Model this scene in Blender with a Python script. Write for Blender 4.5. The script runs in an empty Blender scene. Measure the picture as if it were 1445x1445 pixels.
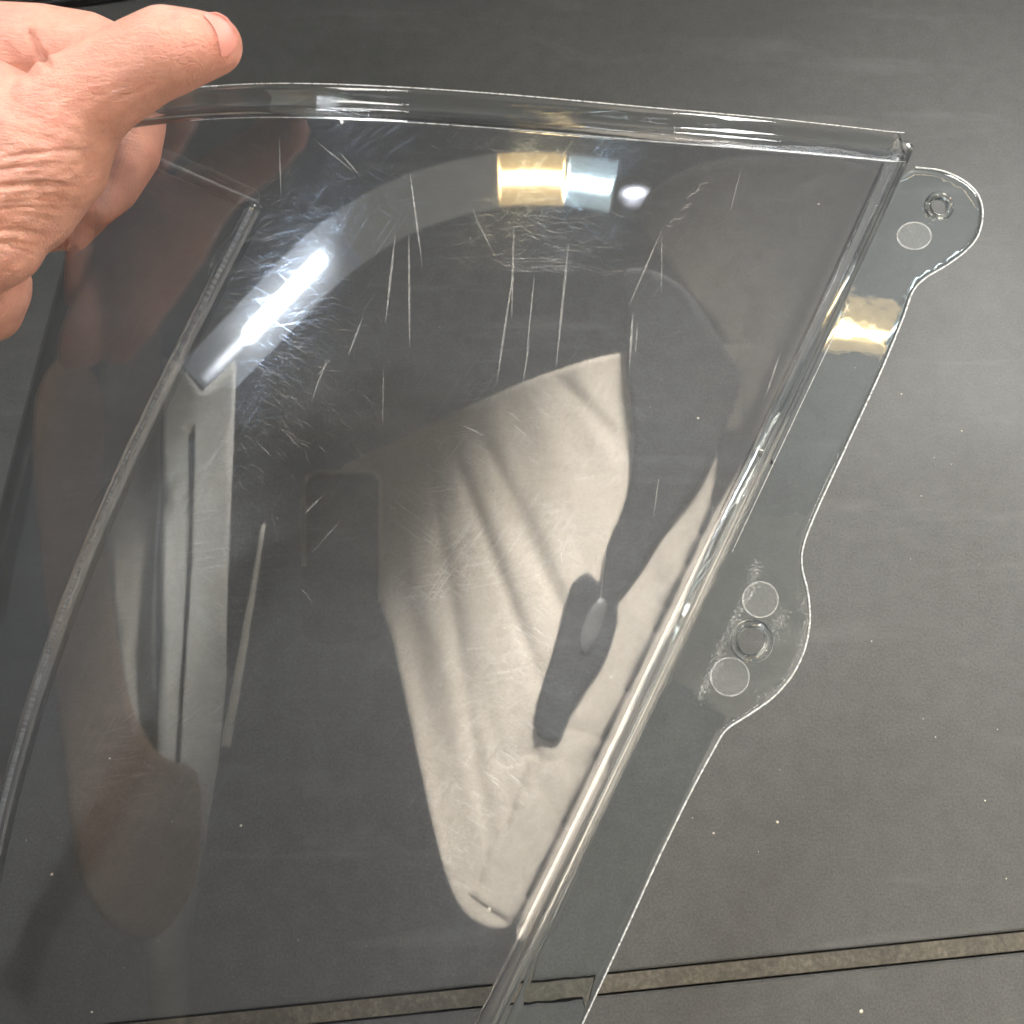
import bpy, bmesh, math, random
import numpy as np
from mathutils import Vector, Matrix
from mathutils.bvhtree import BVHTree
from mathutils.geometry import delaunay_2d_cdt
random.seed(7)
rng = np.random.default_rng(7)
S = bpy.context.scene
COL = S.collection

# ---------------------------------------------------------------- camera
PITCH, HEIGHT, FPX = math.radians(70), 0.75, 1449.0
cam = bpy.data.cameras.new('camera')
cam.sensor_width = 36.0
cam.lens = 36.0 * FPX / 1445.0
cam.clip_start, cam.clip_end = 0.02, 60
cam_o = bpy.data.objects.new('camera', cam)
COL.objects.link(cam_o)
cam_o.location = (0, 0, HEIGHT)
cam_o.rotation_euler = (math.pi / 2 - PITCH, 0, 0)
S.camera = cam_o
cam.dof.use_dof = True
cam.dof.focus_distance = 0.52
cam.dof.aperture_fstop = 20.0
CP = Vector((0, 0, HEIGHT))
RT = Vector((1, 0, 0))
UP = Vector((0, math.sin(PITCH), math.cos(PITCH)))
FW = Vector((0, math.cos(PITCH), -math.sin(PITCH)))

def W(x, y, z):                       # x right, y up, z away from the photographer's eye
    return CP + RT * x + UP * y + FW * z
def P(px, py, d):                     # a point seen at a pixel of the photograph, d metres deep
    return W((px - 722.5) / FPX * d, (722.5 - py) / FPX * d, d)
def on_table(px, py, h=0.0):
    d = RT * ((px - 722.5) / FPX) + UP * ((722.5 - py) / FPX) + FW
    return CP + d * ((CP.z - h) / -d.z)

# ---------------------------------------------------------------- world, lamps, exposure
wd = bpy.data.worlds.new('World'); S.world = wd; wd.use_nodes = True
wd.node_tree.nodes['Background'].inputs[0].default_value = (0.93, 0.96, 1.0, 1)
wd.node_tree.nodes['Background'].inputs[1].default_value = 0.09
S.view_settings.view_transform = 'Standard'
S.view_settings.look = 'None'
S.view_settings.exposure = 0.0
S.view_settings.gamma = 1.0
S.cycles.max_bounces = 24
S.cycles.transmission_bounces = 16
S.cycles.glossy_bounces = 10
S.cycles.transparent_max_bounces = 40
S.cycles.use_denoising = True
S.cycles.sample_clamp_indirect = 12

def area_lamp(name, pos, target, sx, sy, power, col, label, spread=180):
    l = bpy.data.lights.new(name, 'AREA'); l.shape = 'RECTANGLE'
    l.size, l.size_y, l.energy, l.color = sx, sy, power, col
    l.spread = math.radians(spread)
    o = bpy.data.objects.new(name, l); COL.objects.link(o)
    o.location = pos
    o.rotation_euler = (Vector(target) - Vector(pos)).to_track_quat('-Z', 'Y').to_euler()
    o['label'] = label; o['category'] = 'lamp'
    return o
area_lamp('fill_lamp', W(-0.24, 0.60, -0.04), P(70, 230, .40), 0.20, 0.16, .5, (1.0, 0.955, 0.90),  # added fill lamps out of view, brightening hand, worktop, cloth and cabinet
          'small rectangular unseen fill light shining down on the hand', 60)
area_lamp('fill_lamp', W(0.95, 0.95, 0.0), P(1480, 900, .8), 0.40, 0.34, 9.5, (1.0, 0.985, 0.94),
          'wide square unseen fill light above the right side of the worktop', 84)
area_lamp('fill_lamp', W(0.36, 0.80, 0.02), W(.70, -.30, .06), 0.26, 0.26, 28, (1.0, 0.96, 0.89),
          'square unseen fill light shining on the hanging beige cloth', 66)
area_lamp('fill_lamp', W(-0.10, 1.05, -0.05), W(-.68, -.1, -.5), 0.34, 0.34, 9.5, (1.0, 0.97, 0.90),
          'square unseen fill light over the left side shining on the grey cabinet', 50)

# ---------------------------------------------------------------- materials
def mat(name):
    m = bpy.data.materials.new(name); m.use_nodes = True
    nt = m.node_tree; nt.nodes.clear()
    out = nt.nodes.new('ShaderNodeOutputMaterial')
    return m, nt, out
def N(nt, typ, **kw):
    n = nt.nodes.new(typ)
    for k, v in kw.items():
        if k.startswith('i_'):
            key = k[2:].replace('_', ' ')
            n.inputs[key].default_value = v
        else: setattr(n, k, v)
    return n
def ramp(nt, fac, stops):
    r = nt.nodes.new('ShaderNodeValToRGB')
    e = r.color_ramp.elements
    while len(e) < len(stops): e.new(0.5)
    for el, (p, c) in zip(e, stops):
        el.position = p
        el.color = c if hasattr(c, '__len__') else (c, c, c, 1)
    nt.links.new(fac, r.inputs[0])
    return r.outputs[0]
def noise(nt, vec, scale, detail=4, rough=.55, dist=0.0):
    n = N(nt, 'ShaderNodeTexNoise', i_Scale=scale, i_Detail=detail, i_Roughness=rough, i_Distortion=dist)
    if vec is not None: nt.links.new(vec, n.inputs['Vector'])
    return n.outputs['Fac']
def mapping(nt, vec, rot=0.0, scale=(1, 1, 1), loc=(0, 0, 0)):
    n = N(nt, 'ShaderNodeMapping')
    n.inputs['Rotation'].default_value = (0, 0, rot)
    n.inputs['Scale'].default_value = scale
    n.inputs['Location'].default_value = loc
    nt.links.new(vec, n.inputs['Vector'])
    return n.outputs[0]
def mth(nt, op, a, b=None, clamp=False):
    n = N(nt, 'ShaderNodeMath', operation=op, use_clamp=clamp)
    for i, v in enumerate((a, b)):
        if v is None: continue
        if isinstance(v, (int, float)): n.inputs[i].default_value = v
        else: nt.links.new(v, n.inputs[i])
    return n.outputs[0]

def plain(name, col, rough=.5, metal=0.0, bump=None, spec=.5, sheen=0):
    m, nt, out = mat(name)
    b = N(nt, 'ShaderNodeBsdfPrincipled', i_Roughness=rough, i_Metallic=metal)
    b.inputs['Base Color'].default_value = (*col, 1)
    b.inputs['Specular IOR Level'].default_value = spec
    b.inputs['Sheen Weight'].default_value = sheen
    if bump:
        tc = N(nt, 'ShaderNodeTexCoord')
        h = noise(nt, tc.outputs['Object'], bump[0], 5)
        bp = N(nt, 'ShaderNodeBump', i_Strength=bump[1], i_Distance=bump[2])
        nt.links.new(h, bp.inputs['Height']); nt.links.new(bp.outputs[0], b.inputs['Normal'])
        c = ramp(nt, h, [(.3, (col[0]*.85, col[1]*.85, col[2]*.85, 1)), (.7, (col[0]*1.12, col[1]*1.12, col[2]*1.12, 1))])
        nt.links.new(c, b.inputs['Base Color'])
    nt.links.new(b.outputs[0], out.inputs[0])
    return m
def glow_emis(name, col, s):            # a diffuser: brightest over its tube, dim towards its sides
    m, nt, out = mat(name)
    at = N(nt, 'ShaderNodeAttribute', attribute_name='glow')
    e = N(nt, 'ShaderNodeEmission'); e.inputs[0].default_value = (*col, 1)
    nt.links.new(mth(nt, 'MULTIPLY', at.outputs['Fac'], s), e.inputs[1])
    nt.links.new(e.outputs[0], out.inputs[0])
    return m
def emis(name, col, s):
    m, nt, out = mat(name)
    e = N(nt, 'ShaderNodeEmission', i_Strength=s); e.inputs[0].default_value = (*col, 1)
    nt.links.new(e.outputs[0], out.inputs[0])
    return m

def mk_sheet():                        # clear plastic wall: see-through, mirror-like by angle, finely scratched
    m, nt, out = mat('clear_plastic_sheet')
    geo = N(nt, 'ShaderNodeNewGeometry')
    d = N(nt, 'ShaderNodeVectorMath', operation='DOT_PRODUCT')
    nt.links.new(geo.outputs['Normal'], d.inputs[0]); nt.links.new(geo.outputs['Incoming'], d.inputs[1])
    c = mth(nt, 'ABSOLUTE', d.outputs['Value'])
    f = mth(nt, 'POWER', mth(nt, 'SUBTRACT', 1.0, c, True), 5.0)
    f = mth(nt, 'ADD', mth(nt, 'MULTIPLY', f, 0.93), 0.07, True)
    uv = N(nt, 'ShaderNodeUVMap', uv_map='UVMap').outputs[0]
    # long soft waviness of the moulding
    wv = noise(nt, uv, 14, 2)
    bp = N(nt, 'ShaderNodeBump', i_Strength=.25, i_Distance=.0004)
    nt.links.new(wv, bp.inputs['Height'])
    tr = N(nt, 'ShaderNodeBsdfTransparent'); tr.inputs[0].default_value = (.925, .928, .94, 1)
    gl = N(nt, 'ShaderNodeBsdfAnisotropic'); gl.inputs['Roughness'].default_value = 0.03
    nt.links.new(bp.outputs[0], gl.inputs['Normal'])
    mx = N(nt, 'ShaderNodeMixShader')
    nt.links.new(f, mx.inputs[0]); nt.links.new(tr.outputs[0], mx.inputs[1]); nt.links.new(gl.outputs[0], mx.inputs[2])
    # fine scratches: three families of hair lines
    tot = None
    for k, (rot, sx, sy, seed) in enumerate([(.15, 45, 1500, 0), (-.5, 60, 1700, 3), (1.35, 40, 1300, 7), (.8, 70, 1900, 11)]):
        mp = mapping(nt, mapping(nt, uv, rot), 0, (sx, sy, 1), (seed, seed * 2, 0))
        n_ = noise(nt, mp, 1.0, 1, .5, .35)
        s_ = ramp(nt, n_, [(.62, 0.0), (.70, 1.0)])
        mk = ramp(nt, noise(nt, mapping(nt, uv, 0, (1, 1, 1), (seed + 5, 1, 0)), 22, 3), [(.44, 0.0), (.60, 1.0)])
        s_ = mth(nt, 'MULTIPLY', s_, mk)
        tot = s_ if tot is None else mth(nt, 'MAXIMUM', tot, s_)
    hz = ramp(nt, noise(nt, uv, 9, 3), [(.35, .0008), (.7, .004)])
    w = mth(nt, 'ADD', mth(nt, 'MULTIPLY', tot, .058), hz, True)
    rg = N(nt, 'ShaderNodeBsdfAnisotropic'); rg.inputs['Roughness'].default_value = 0.2
    rg.inputs[0].default_value = (.62, .78, 1, 1)  # bluish glow of the haze is put into the scatter colour
    m2 = N(nt, 'ShaderNodeMixShader')
    nt.links.new(w, m2.inputs[0]); nt.links.new(mx.outputs[0], m2.inputs[1]); nt.links.new(rg.outputs[0], m2.inputs[2])
    # only the weak share that scratches scatter
    m3 = N(nt, 'ShaderNodeMixShader'); m3.inputs[0].default_value = .9
    nt.links.new(mx.outputs[0], m3.inputs[1]); nt.links.new(m2.outputs[0], m3.inputs[2])
    nt.links.new(m3.outputs[0], out.inputs[0])
    return m
def mk_glass(name, rough=.0, tint=(.985, .99, .99), bump=0.0, bscale=60, clear=0.0):
    m, nt, out = mat(name)
    g = N(nt, 'ShaderNodeBsdfGlass', i_IOR=1.49, i_Roughness=rough); g.inputs[0].default_value = (*tint, 1)
    if bump:
        tc = N(nt, 'ShaderNodeTexCoord')
        h = noise(nt, tc.outputs['Object'], bscale, 3)
        bp = N(nt, 'ShaderNodeBump', i_Strength=bump, i_Distance=.001)
        nt.links.new(h, bp.inputs['Height']); nt.links.new(bp.outputs[0], g.inputs['Normal'])
    mx = N(nt, 'ShaderNodeMixShader'); mx.inputs[0].default_value = clear
    tr = N(nt, 'ShaderNodeBsdfTransparent'); tr.inputs[0].default_value = (*tint, 1)
    nt.links.new(g.outputs[0], mx.inputs[1]); nt.links.new(tr.outputs[0], mx.inputs[2])
    nt.links.new(mx.outputs[0], out.inputs[0])
    return m
M_SHEET = mk_sheet()
M_BEAD = mk_glass('clear_plastic_bead', .04, bump=.12, bscale=45, clear=.15)
M_FAR = mk_glass('clear_plastic_far_bead', .04, bump=.12, bscale=45, clear=.25)
M_FLANGE = mk_glass('clear_plastic_flange', .02, (.95, .975, .985), bump=.16, bscale=30)

def mk_mark(name, alpha, col=(.9, .9, .88), rough=.35):
    m, nt, out = mat(name)
    b = N(nt, 'ShaderNodeBsdfPrincipled', i_Roughness=rough); b.inputs['Base Color'].default_value = (*col, 1)
    tc = N(nt, 'ShaderNodeTexCoord')
    h = ramp(nt, noise(nt, tc.outputs['Object'], 700, 3), [(.35, alpha * .35), (.65, alpha)])
    nt.links.new(h, b.inputs['Alpha'])
    nt.links.new(b.outputs[0], out.inputs[0])
    return m
M_SCR = mk_mark('scratched_plastic', .22)
M_FROST = mk_mark('frosted_plastic', .09)
M_RIM = mk_mark('frost_and_highlight', .22)  # frost of the moulded rings, also the painted highlight strips on the rims

def mk_table():
    m, nt, out = mat('dark_worktop')
    tc = N(nt, 'ShaderNodeTexCoord'); ob = tc.outputs['Object']
    b = N(nt, 'ShaderNodeBsdfPrincipled')
    big = noise(nt, ob, 3.2, 5, .6)
    mid = noise(nt, ob, 60, 6, .7)
    fine = noise(nt, ob, 620, 4, .8)
    c1 = ramp(nt, big, [(.3, (.040, .0405, .0385, 1)), (.7, (.054, .0545, .052, 1))])
    c2 = ramp(nt, mid, [(.35, (.86, .86, .86, 1)), (.7, (1.1, 1.1, 1.1, 1))])
    c3 = ramp(nt, fine, [(.3, (.58, .58, .58, 1)), (.7, (1.42, 1.42, 1.42, 1))])
    mu = N(nt, 'ShaderNodeMixRGB', blend_type='MULTIPLY'); mu.inputs[0].default_value = 1
    nt.links.new(c1, mu.inputs[1]); nt.links.new(c2, mu.inputs[2])
    mv = N(nt, 'ShaderNodeMixRGB', blend_type='MULTIPLY'); mv.inputs[0].default_value = 1
    nt.links.new(mu.outputs[0], mv.inputs[1]); nt.links.new(c3, mv.inputs[2])
    # pale wipe marks
    wm = ramp(nt, noise(nt, mapping(nt, ob, .5, (5, 22, 1)), 1, 5, .6, .6), [(.56, 0.0), (.78, .35)])
    mw = N(nt, 'ShaderNodeMixRGB'); mw.inputs[2].default_value = (.12, .12, .118, 1)
    nt.links.new(wm, mw.inputs[0]); nt.links.new(mv.outputs[0], mw.inputs[1])
    nt.links.new(mw.outputs[0], b.inputs['Base Color'])
    nt.links.new(ramp(nt, big, [(.3, .54), (.7, .68)]), b.inputs['Roughness'])
    b.inputs['Specular IOR Level'].default_value = .45
    hh = mth(nt, 'ADD', mth(nt, 'MULTIPLY', fine, .6), mth(nt, 'MULTIPLY', noise(nt, ob, 350, 3), .6))
    bp = N(nt, 'ShaderNodeBump', i_Strength=.5, i_Distance=.0004)
    nt.links.new(hh, bp.inputs['Height']); nt.links.new(bp.outputs[0], b.inputs['Normal'])
    nt.links.new(b.outputs[0], out.inputs[0])
    return m
M_TABLE = mk_table()

def mk_strip():
    m, nt, out = mat('brown_joint_strip')
    tc = N(nt, 'ShaderNodeTexCoord'); ob = tc.outputs['Object']
    b = N(nt, 'ShaderNodeBsdfPrincipled', i_Roughness=.7)
    n1 = noise(nt, ob, 260, 6, .75); n2 = noise(nt, ob, 30, 4)
    c = ramp(nt, n1, [(.3, (.030, .027, .020, 1)), (.5, (.058, .052, .038, 1)), (.72, (.115, .105, .082, 1))])
    mu = N(nt, 'ShaderNodeMixRGB', blend_type='MULTIPLY'); mu.inputs[0].default_value = 1
    nt.links.new(c, mu.inputs[1]); nt.links.new(ramp(nt, n2, [(.3, (.75, .75, .75, 1)), (.7, (1.15, 1.12, 1.1, 1))]), mu.inputs[2])
    nt.links.new(mu.outputs[0], b.inputs['Base Color'])
    bp = N(nt, 'ShaderNodeBump', i_Strength=.7, i_Distance=.0008)
    nt.links.new(n1, bp.inputs['Height']); nt.links.new(bp.outputs[0], b.inputs['Normal'])
    nt.links.new(b.outputs[0], out.inputs[0])
    return m
M_STRIP = mk_strip()

def mk_skin():
    m, nt, out = mat('skin')
    tc = N(nt, 'ShaderNodeTexCoord'); ob = tc.outputs['Object']
    b = N(nt, 'ShaderNodeBsdfPrincipled', i_Roughness=.48)
    b.inputs['Specular IOR Level'].default_value = .38
    n1 = noise(nt, ob, 28, 4, .6); n2 = noise(nt, ob, 120, 5, .65)
    c1 = ramp(nt, n1, [(.3, (.58, .285, .215, 1)), (.5, (.60, .315, .245, 1)), (.7, (.59, .27, .22, 1))])
    c2 = ramp(nt, n2, [(.3, (.90, .86, .84, 1)), (.7, (1.07, 1.08, 1.06, 1))])
    mu = N(nt, 'ShaderNodeMixRGB', blend_type='MULTIPLY'); mu.inputs[0].default_value = 1
    nt.links.new(c1, mu.inputs[1]); nt.links.new(c2, mu.inputs[2])
    at = N(nt, 'ShaderNodeAttribute', attribute_name='tone')      # redness at the joint and the sore spot
    mr = N(nt, 'ShaderNodeMixRGB'); mr.inputs[2].default_value = (.66, .22, .17, 1)
    nt.links.new(at.outputs['Fac'], mr.inputs[0]); nt.links.new(mu.outputs[0], mr.inputs[1])
    nt.links.new(mr.outputs[0], b.inputs['Base Color'])
    b.inputs['Subsurface Weight'].default_value = .25
    b.inputs['Subsurface Radius'].default_value = (.006, .002, .0012)
    b.inputs['Subsurface Scale'].default_value = 1.0
    vo = N(nt, 'ShaderNodeTexVoronoi', feature='DISTANCE_TO_EDGE', i_Scale=520)
    mp = mapping(nt, ob, .6, (.55, 1.3, 1)); nt.links.new(mp, vo.inputs['Vector'])
    pores = ramp(nt, vo.outputs['Distance'], [(.0, 0.0), (.12, 1.0)])
    wr = noise(nt, mapping(nt, mapping(nt, ob, .12), 0, (110, 560, 560)), 1.0, 4, .6, .8)
    hh = mth(nt, 'ADD', mth(nt, 'MULTIPLY', pores, .25), mth(nt, 'MULTIPLY', noise(nt, ob, 420, 5, .7), .7))
    hh = mth(nt, 'ADD', hh, mth(nt, 'MULTIPLY', wr, 1.5))
    bp = N(nt, 'ShaderNodeBump', i_Strength=.8, i_Distance=.0007)
    nt.links.new(hh, bp.inputs['Height']); nt.links.new(bp.outputs[0], b.inputs['Normal'])
    nt.links.new(b.outputs[0], out.inputs[0])
    return m
M_SKIN = mk_skin()
M_NAIL = plain('nail', (.64, .27, .23), .55, spec=.3)
M_CUTICLE = plain('nail_base', (.80, .52, .42), .4)

# ---------------------------------------------------------------- object helpers
def link(name, me, m=None, parent=None, label=None, cat=None, kind=None, group=None, smooth=True):
    o = bpy.data.objects.new(name, me); COL.objects.link(o)
    if m is not None: me.materials.append(m)
    if parent: o.parent = parent
    if smooth:
        me.polygons.foreach_set('use_smooth', [True] * len(me.polygons))
    if label: o['label'] = label
    if cat: o['category'] = cat
    if kind: o['kind'] = kind
    if group: o['group'] = group
    return o
def mesh(name, v, f):
    me = bpy.data.meshes.new(name); me.from_pydata([tuple(p) for p in v], [], f); me.update()
    return me
def empty(name, label, cat, group=None):
    o = bpy.data.objects.new(name, None); COL.objects.link(o)
    o.empty_display_size = .05
    o['label'] = label; o['category'] = cat
    if group: o['group'] = group
    return o
def apply_mods(o):
    dg = bpy.context.evaluated_depsgraph_get()
    me = bpy.data.meshes.new_from_object(o.evaluated_get(dg))
    o.modifiers.clear(); o.data = me
    return me
def spline(xs, ys, q):                 # natural cubic spline
    xs = np.asarray(xs, float); ys = np.asarray(ys, float); n = len(xs); h = np.diff(xs)
    A = np.zeros((n, n)); b = np.zeros(n); A[0, 0] = A[-1, -1] = 1
    for i in range(1, n - 1):
        A[i, i-1], A[i, i], A[i, i+1] = h[i-1], 2 * (h[i-1] + h[i]), h[i]
        b[i] = 6 * ((ys[i+1] - ys[i]) / h[i] - (ys[i] - ys[i-1]) / h[i-1])
    M2 = np.linalg.solve(A, b)
    q = np.asarray(q, float); i = np.clip(np.searchsorted(xs, q) - 1, 0, n - 2)
    a, c = xs[i+1] - q, q - xs[i]; hi = h[i]
    return M2[i]*a**3/(6*hi) + M2[i+1]*c**3/(6*hi) + (ys[i]/hi - M2[i]*hi/6)*a + (ys[i+1]/hi - M2[i+1]*hi/6)*c
def ribbon_sweep(path, frames, profile, closed_profile=True):
    """path: list of points; frames: list of (across, depth) unit vectors; profile: list of (a, d)"""
    v, f = [], []; k = len(profile)
    for p, (ea, ed) in zip(path, frames):
        for a, d in profile: v.append(p + ea * a + ed * d)
    for i in range(len(path) - 1):
        for j in range(k):
            j2 = (j + 1) % k
            f.append((i*k + j, i*k + j2, (i+1)*k + j2, (i+1)*k + j))
    f.append(tuple(range(k))[::-1]); f.append(tuple((len(path)-1)*k + j for j in range(k)))
    return v, f

# ---------------------------------------------------------------- the clear windscreen: its form
# cross-section knots from the near right rim, over the bulge, round the bend to the far rim
U  = [0,     .16,   .33,   .50,   .62,   .72,   .80,   .88,   1.0]
X0 = [.103,  .040, -.018, -.078, -.130, -.180, -.226, -.252, -.245]
Z0 = [.470,  .432,  .409,  .398,  .400,  .417,  .455,  .520,  .620]
K  = [.470,  .465,  .455,  .430,  .390,  .330,  .250,  .300,  .480]
YT = [.1667, .1585, .1546, .1558, .160,  .1665, .175,  .186,  .187]
YB = -.30
def prof(u):
    return (spline(U, X0, u), spline(U, Z0, u), spline(U, K, u), spline(U, YT, u))
def surf(u, y):
    x0, z0, k, yt = prof(u)
    x = x0 + k * y + np.where(u > .8, (u - .8) * 2.2 * np.minimum(y - .05, 0) ** 2, 0)
    z = z0 + .22 * y ** 2 - .0009 * np.clip(1 - u / .028, 0, 1) ** 2
    return x, y, z
def surfW(u, y):
    x, y, z = surf(np.array([u]), np.array([y]))
    return W(float(x[0]), float(y[0]), float(z[0]))
NU, NV = 200, 90
us = np.linspace(0, 1, NU + 1)
yt = prof(us)[3]
V = []; UVS = []
arc = np.concatenate([[0], np.cumsum(np.hypot(np.diff(prof(us)[0]), np.diff(prof(us)[1])))])
for j in range(NV + 1):
    t = j / NV
    yy = yt + (YB - yt) * t
    x, y, z = surf(us, yy)
    for i in range(NU + 1):
        V.append(W(float(x[i]), float(y[i]), float(z[i]))); UVS.append((arc[i], float(y[i])))
F = [(j*(NU+1)+i, (j+1)*(NU+1)+i, (j+1)*(NU+1)+i+1, j*(NU+1)+i+1) for j in range(NV) for i in range(NU)]
body_me = mesh('panel', V, F)
uvl = body_me.uv_layers.new(name='UVMap')
for lp in body_me.loops: uvl.data[lp.index].uv = UVS[lp.vertex_index]
bm = bmesh.new(); bm.from_mesh(body_me)
bm.faces.ensure_lookup_table(); bm.normal_update()
if bm.faces[0].normal.dot(-FW) < 0: bmesh.ops.reverse_faces(bm, faces=bm.faces)
bm.to_mesh(body_me)
OUTER = BVHTree.FromBMesh(bm); bm.free()
screen = empty('windscreen', 'scratched clear plastic windscreen with curved body and side mounting tabs, held over the dark worktop', 'windscreen')
body = link('curved_panel', body_me, M_SHEET, screen)
sm = body.modifiers.new('solid', 'SOLIDIFY'); sm.thickness = .0012; sm.offset = -1; sm.use_rim = True
apply_mods(body)
body.data.polygons.foreach_set('use_smooth', [True] * len(body.data.polygons))

def hit(px, py, lift=0.0):             # where the sight line through a pixel meets the panel, with smooth normal
    d = (P(px, py, 1) - CP).normalized()
    loc, nrm, idx, dist = OUTER.ray_cast(CP, d)
    if loc is None: return None
    e = .0015                          # smooth normal from neighbours
    if nrm.dot(d) > 0: nrm = -nrm
    return loc + nrm * lift, nrm

# rims along the panel edges
def edge_frames(pts, outs):
    fr = []
    for i, p in enumerate(pts):
        t = (pts[min(i+1, len(pts)-1)] - pts[max(i-1, 0)]).normalized()
        o = (outs[i] - t * outs[i].dot(t)).normalized()
        fr.append((o, t.cross(o)))
    return fr
def normal_at(u, y):
    a = surfW(u + 1e-3 if u < .999 else u, y) - surfW(u - 1e-3 if u > .001 else u, y)
    b = surfW(u, y + 1e-3) - surfW(u, y - 1e-3)
    n = a.cross(b).normalized()
    return n
def sweep_part(name, uy, out_fn, profile, m, label=None):
    pts = [surfW(u, y) for u, y in uy]
    nr = [normal_at(u, y) for u, y in uy]
    # outward normal = convex side
    ctr = W(-.07, 0, .56)
    nr = [n if n.dot(p - ctr) > 0 else -n for n, p in zip(nr, pts)]
    fr = []
    for i in range(len(pts)):
        t = (pts[min(i+1, len(pts)-1)] - pts[max(i-1, 0)]).normalized()
        o = out_fn(t, nr[i]); o = (o - t * o.dot(t)).normalized()
        dn = -nr[i]; dn = (dn - t * dn.dot(t) - o * dn.dot(o)).normalized()
        fr.append((o, dn))
    v, f = ribbon_sweep(pts, fr, profile)
    me = mesh(name, v, f)
    b = bmesh.new(); b.from_mesh(me); bmesh.ops.recalc_face_normals(b, faces=b.faces); b.to_mesh(me); b.free()
    o = link(name, me, m, screen, label)
    return o
mm = .001
top_uy = [(float(u), float(spline(U, YT, u))) for u in np.linspace(.0, 1.0, 150)]
upv = UP
top_profile = [(-4.6*mm, -.2*mm), (-4*mm, -.9*mm), (-3*mm, -1.7*mm), (-1.4*mm, -1.9*mm), (0, -1.4*mm), (1*mm, -.4*mm),
               (3*mm, -.2*mm), (8*mm, -.2*mm), (9*mm, .4*mm), (9*mm, 2.2*mm), (8*mm, 2.6*mm), (1*mm, 2.8*mm), (-2*mm, 3.1*mm), (-4.6*mm, 3.0*mm)]
top_rim = sweep_part('top_rim', top_uy, lambda t, n: upv, top_profile, M_FAR)
side_profile = [(-7*mm, -.15*mm), (-5*mm, -.9*mm), (-3*mm, -1.9*mm), (0, -2.3*mm), (2.4*mm, -1.8*mm), (4.0*mm, -.4*mm),
                (4.4*mm, 2*mm), (4.8*mm, 9*mm), (2.6*mm, 9*mm), (2.2*mm, 4*mm), (0, 3.1*mm), (-7*mm, 3.0*mm)]
ys = np.linspace(.172, YB, 90)
side_rim = sweep_part('side_rim', [(0.0, float(y)) for y in ys], lambda t, n: RT, side_profile, M_BEAD)
far_profile = [(a_ * 1.6, d_ * 1.5) for a_, d_ in [(-6*mm, -.15*mm), (-4*mm, -2.4*mm), (-1*mm, -3.4*mm), (2*mm, -2.4*mm), (3.6*mm, 0), (3.2*mm, 2.5*mm), (0, 4*mm), (-6*mm, 3.2*mm)]]
ys2 = np.linspace(.188, YB, 90)
far_rim = sweep_part('side_rim', [(1.0, float(y)) for y in ys2], lambda t, n: FW * 1.0 + RT * .3, far_profile, M_FAR)
for o in (top_rim, side_rim, far_rim):
    s2 = o.modifiers.new('sub', 'SUBSURF'); s2.levels = s2.render_levels = 1
    apply_mods(o); o.data.polygons.foreach_set('use_smooth', [True] * len(o.data.polygons))

# ---------------------------------------------------------------- plates cut from outlines
def smooth_closed(pts, n=8, closed=True):
    out = []; L = len(pts)
    for i in range(L if closed else L - 1):
        p0, p1, p2, p3 = (pts[(i - 1) % L], pts[i], pts[(i + 1) % L], pts[(i + 2) % L]) if closed else \
            (pts[max(i-1, 0)], pts[i], pts[i+1], pts[min(i+2, L-1)])
        for k in range(n):
            t = k / n
            out.append(tuple(.5 * ((2*p1[c]) + (-p0[c]+p2[c])*t + (2*p0[c]-5*p1[c]+4*p2[c]-p3[c])*t*t + (-p0[c]+3*p1[c]-3*p2[c]+p3[c])*t**3) for c in (0, 1)))
    if not closed: out.append(tuple(pts[-1]))
    return out
def inside(p, poly):
    x, y = p; c = False; j = len(poly) - 1
    for i in range(len(poly)):
        xi, yi = poly[i]; xj, yj = poly[j]
        if (yi > y) != (yj > y) and x < (xj - xi) * (y - yi) / (yj - yi) + xi: c = not c
        j = i
    return c
def seg_dist(p, poly):
    P_ = np.array(poly); A = P_; B = np.roll(P_, -1, 0); d = B - A
    t = np.clip(((np.array(p) - A) * d).sum(1) / np.maximum((d * d).sum(1), 1e-9), 0, 1)
    return np.hypot(*(A + d * t[:, None] - np.array(p)).T).min()
def sheet_from_outline(outline, holes, step):
    """triangulated flat sheet (2-D) with interior points"""
    pts = [Vector(p) for p in outline]; edges = [(i, (i+1) % len(outline)) for i in range(len(outline))]
    for h in holes:
        b = len(pts); pts += [Vector(p) for p in h]; edges += [(b+i, b+(i+1) % len(h)) for i in range(len(h))]
    xs = [p[0] for p in outline]; ys_ = [p[1] for p in outline]
    y = min(ys_); row = 0
    while y < max(ys_):
        x = min(xs) + (step / 2 if row % 2 else 0)
        while x < max(xs):
            q = (x, y)
            if inside(q, outline) and seg_dist(q, outline) > step * .45 and not any(inside(q, h) or seg_dist(q, h) < step * .4 for h in holes):
                pts.append(Vector(q))
            x += step
        y += step * .87; row += 1
    vs, es, fs, _, _, _ = delaunay_2d_cdt(pts, edges, [], 0, 1e-6)
    out = []
    for f in fs:
        c = sum((vs[i] for i in f), Vector((0, 0))) / len(f)
        if inside(c, outline) and not any(inside(c, h) for h in holes): out.append(tuple(f))
    return vs, out
def circle(cx, cy, rx, ry=None, n=28, rot=0):
    ry = ry or rx
    return [(cx + rx*math.cos(a)*math.cos(rot) - ry*math.sin(a)*math.sin(rot), cy + rx*math.cos(a)*math.sin(rot) + ry*math.sin(a)*math.cos(rot))
            for a in (2*math.pi*i/n for i in range(n))]

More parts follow.
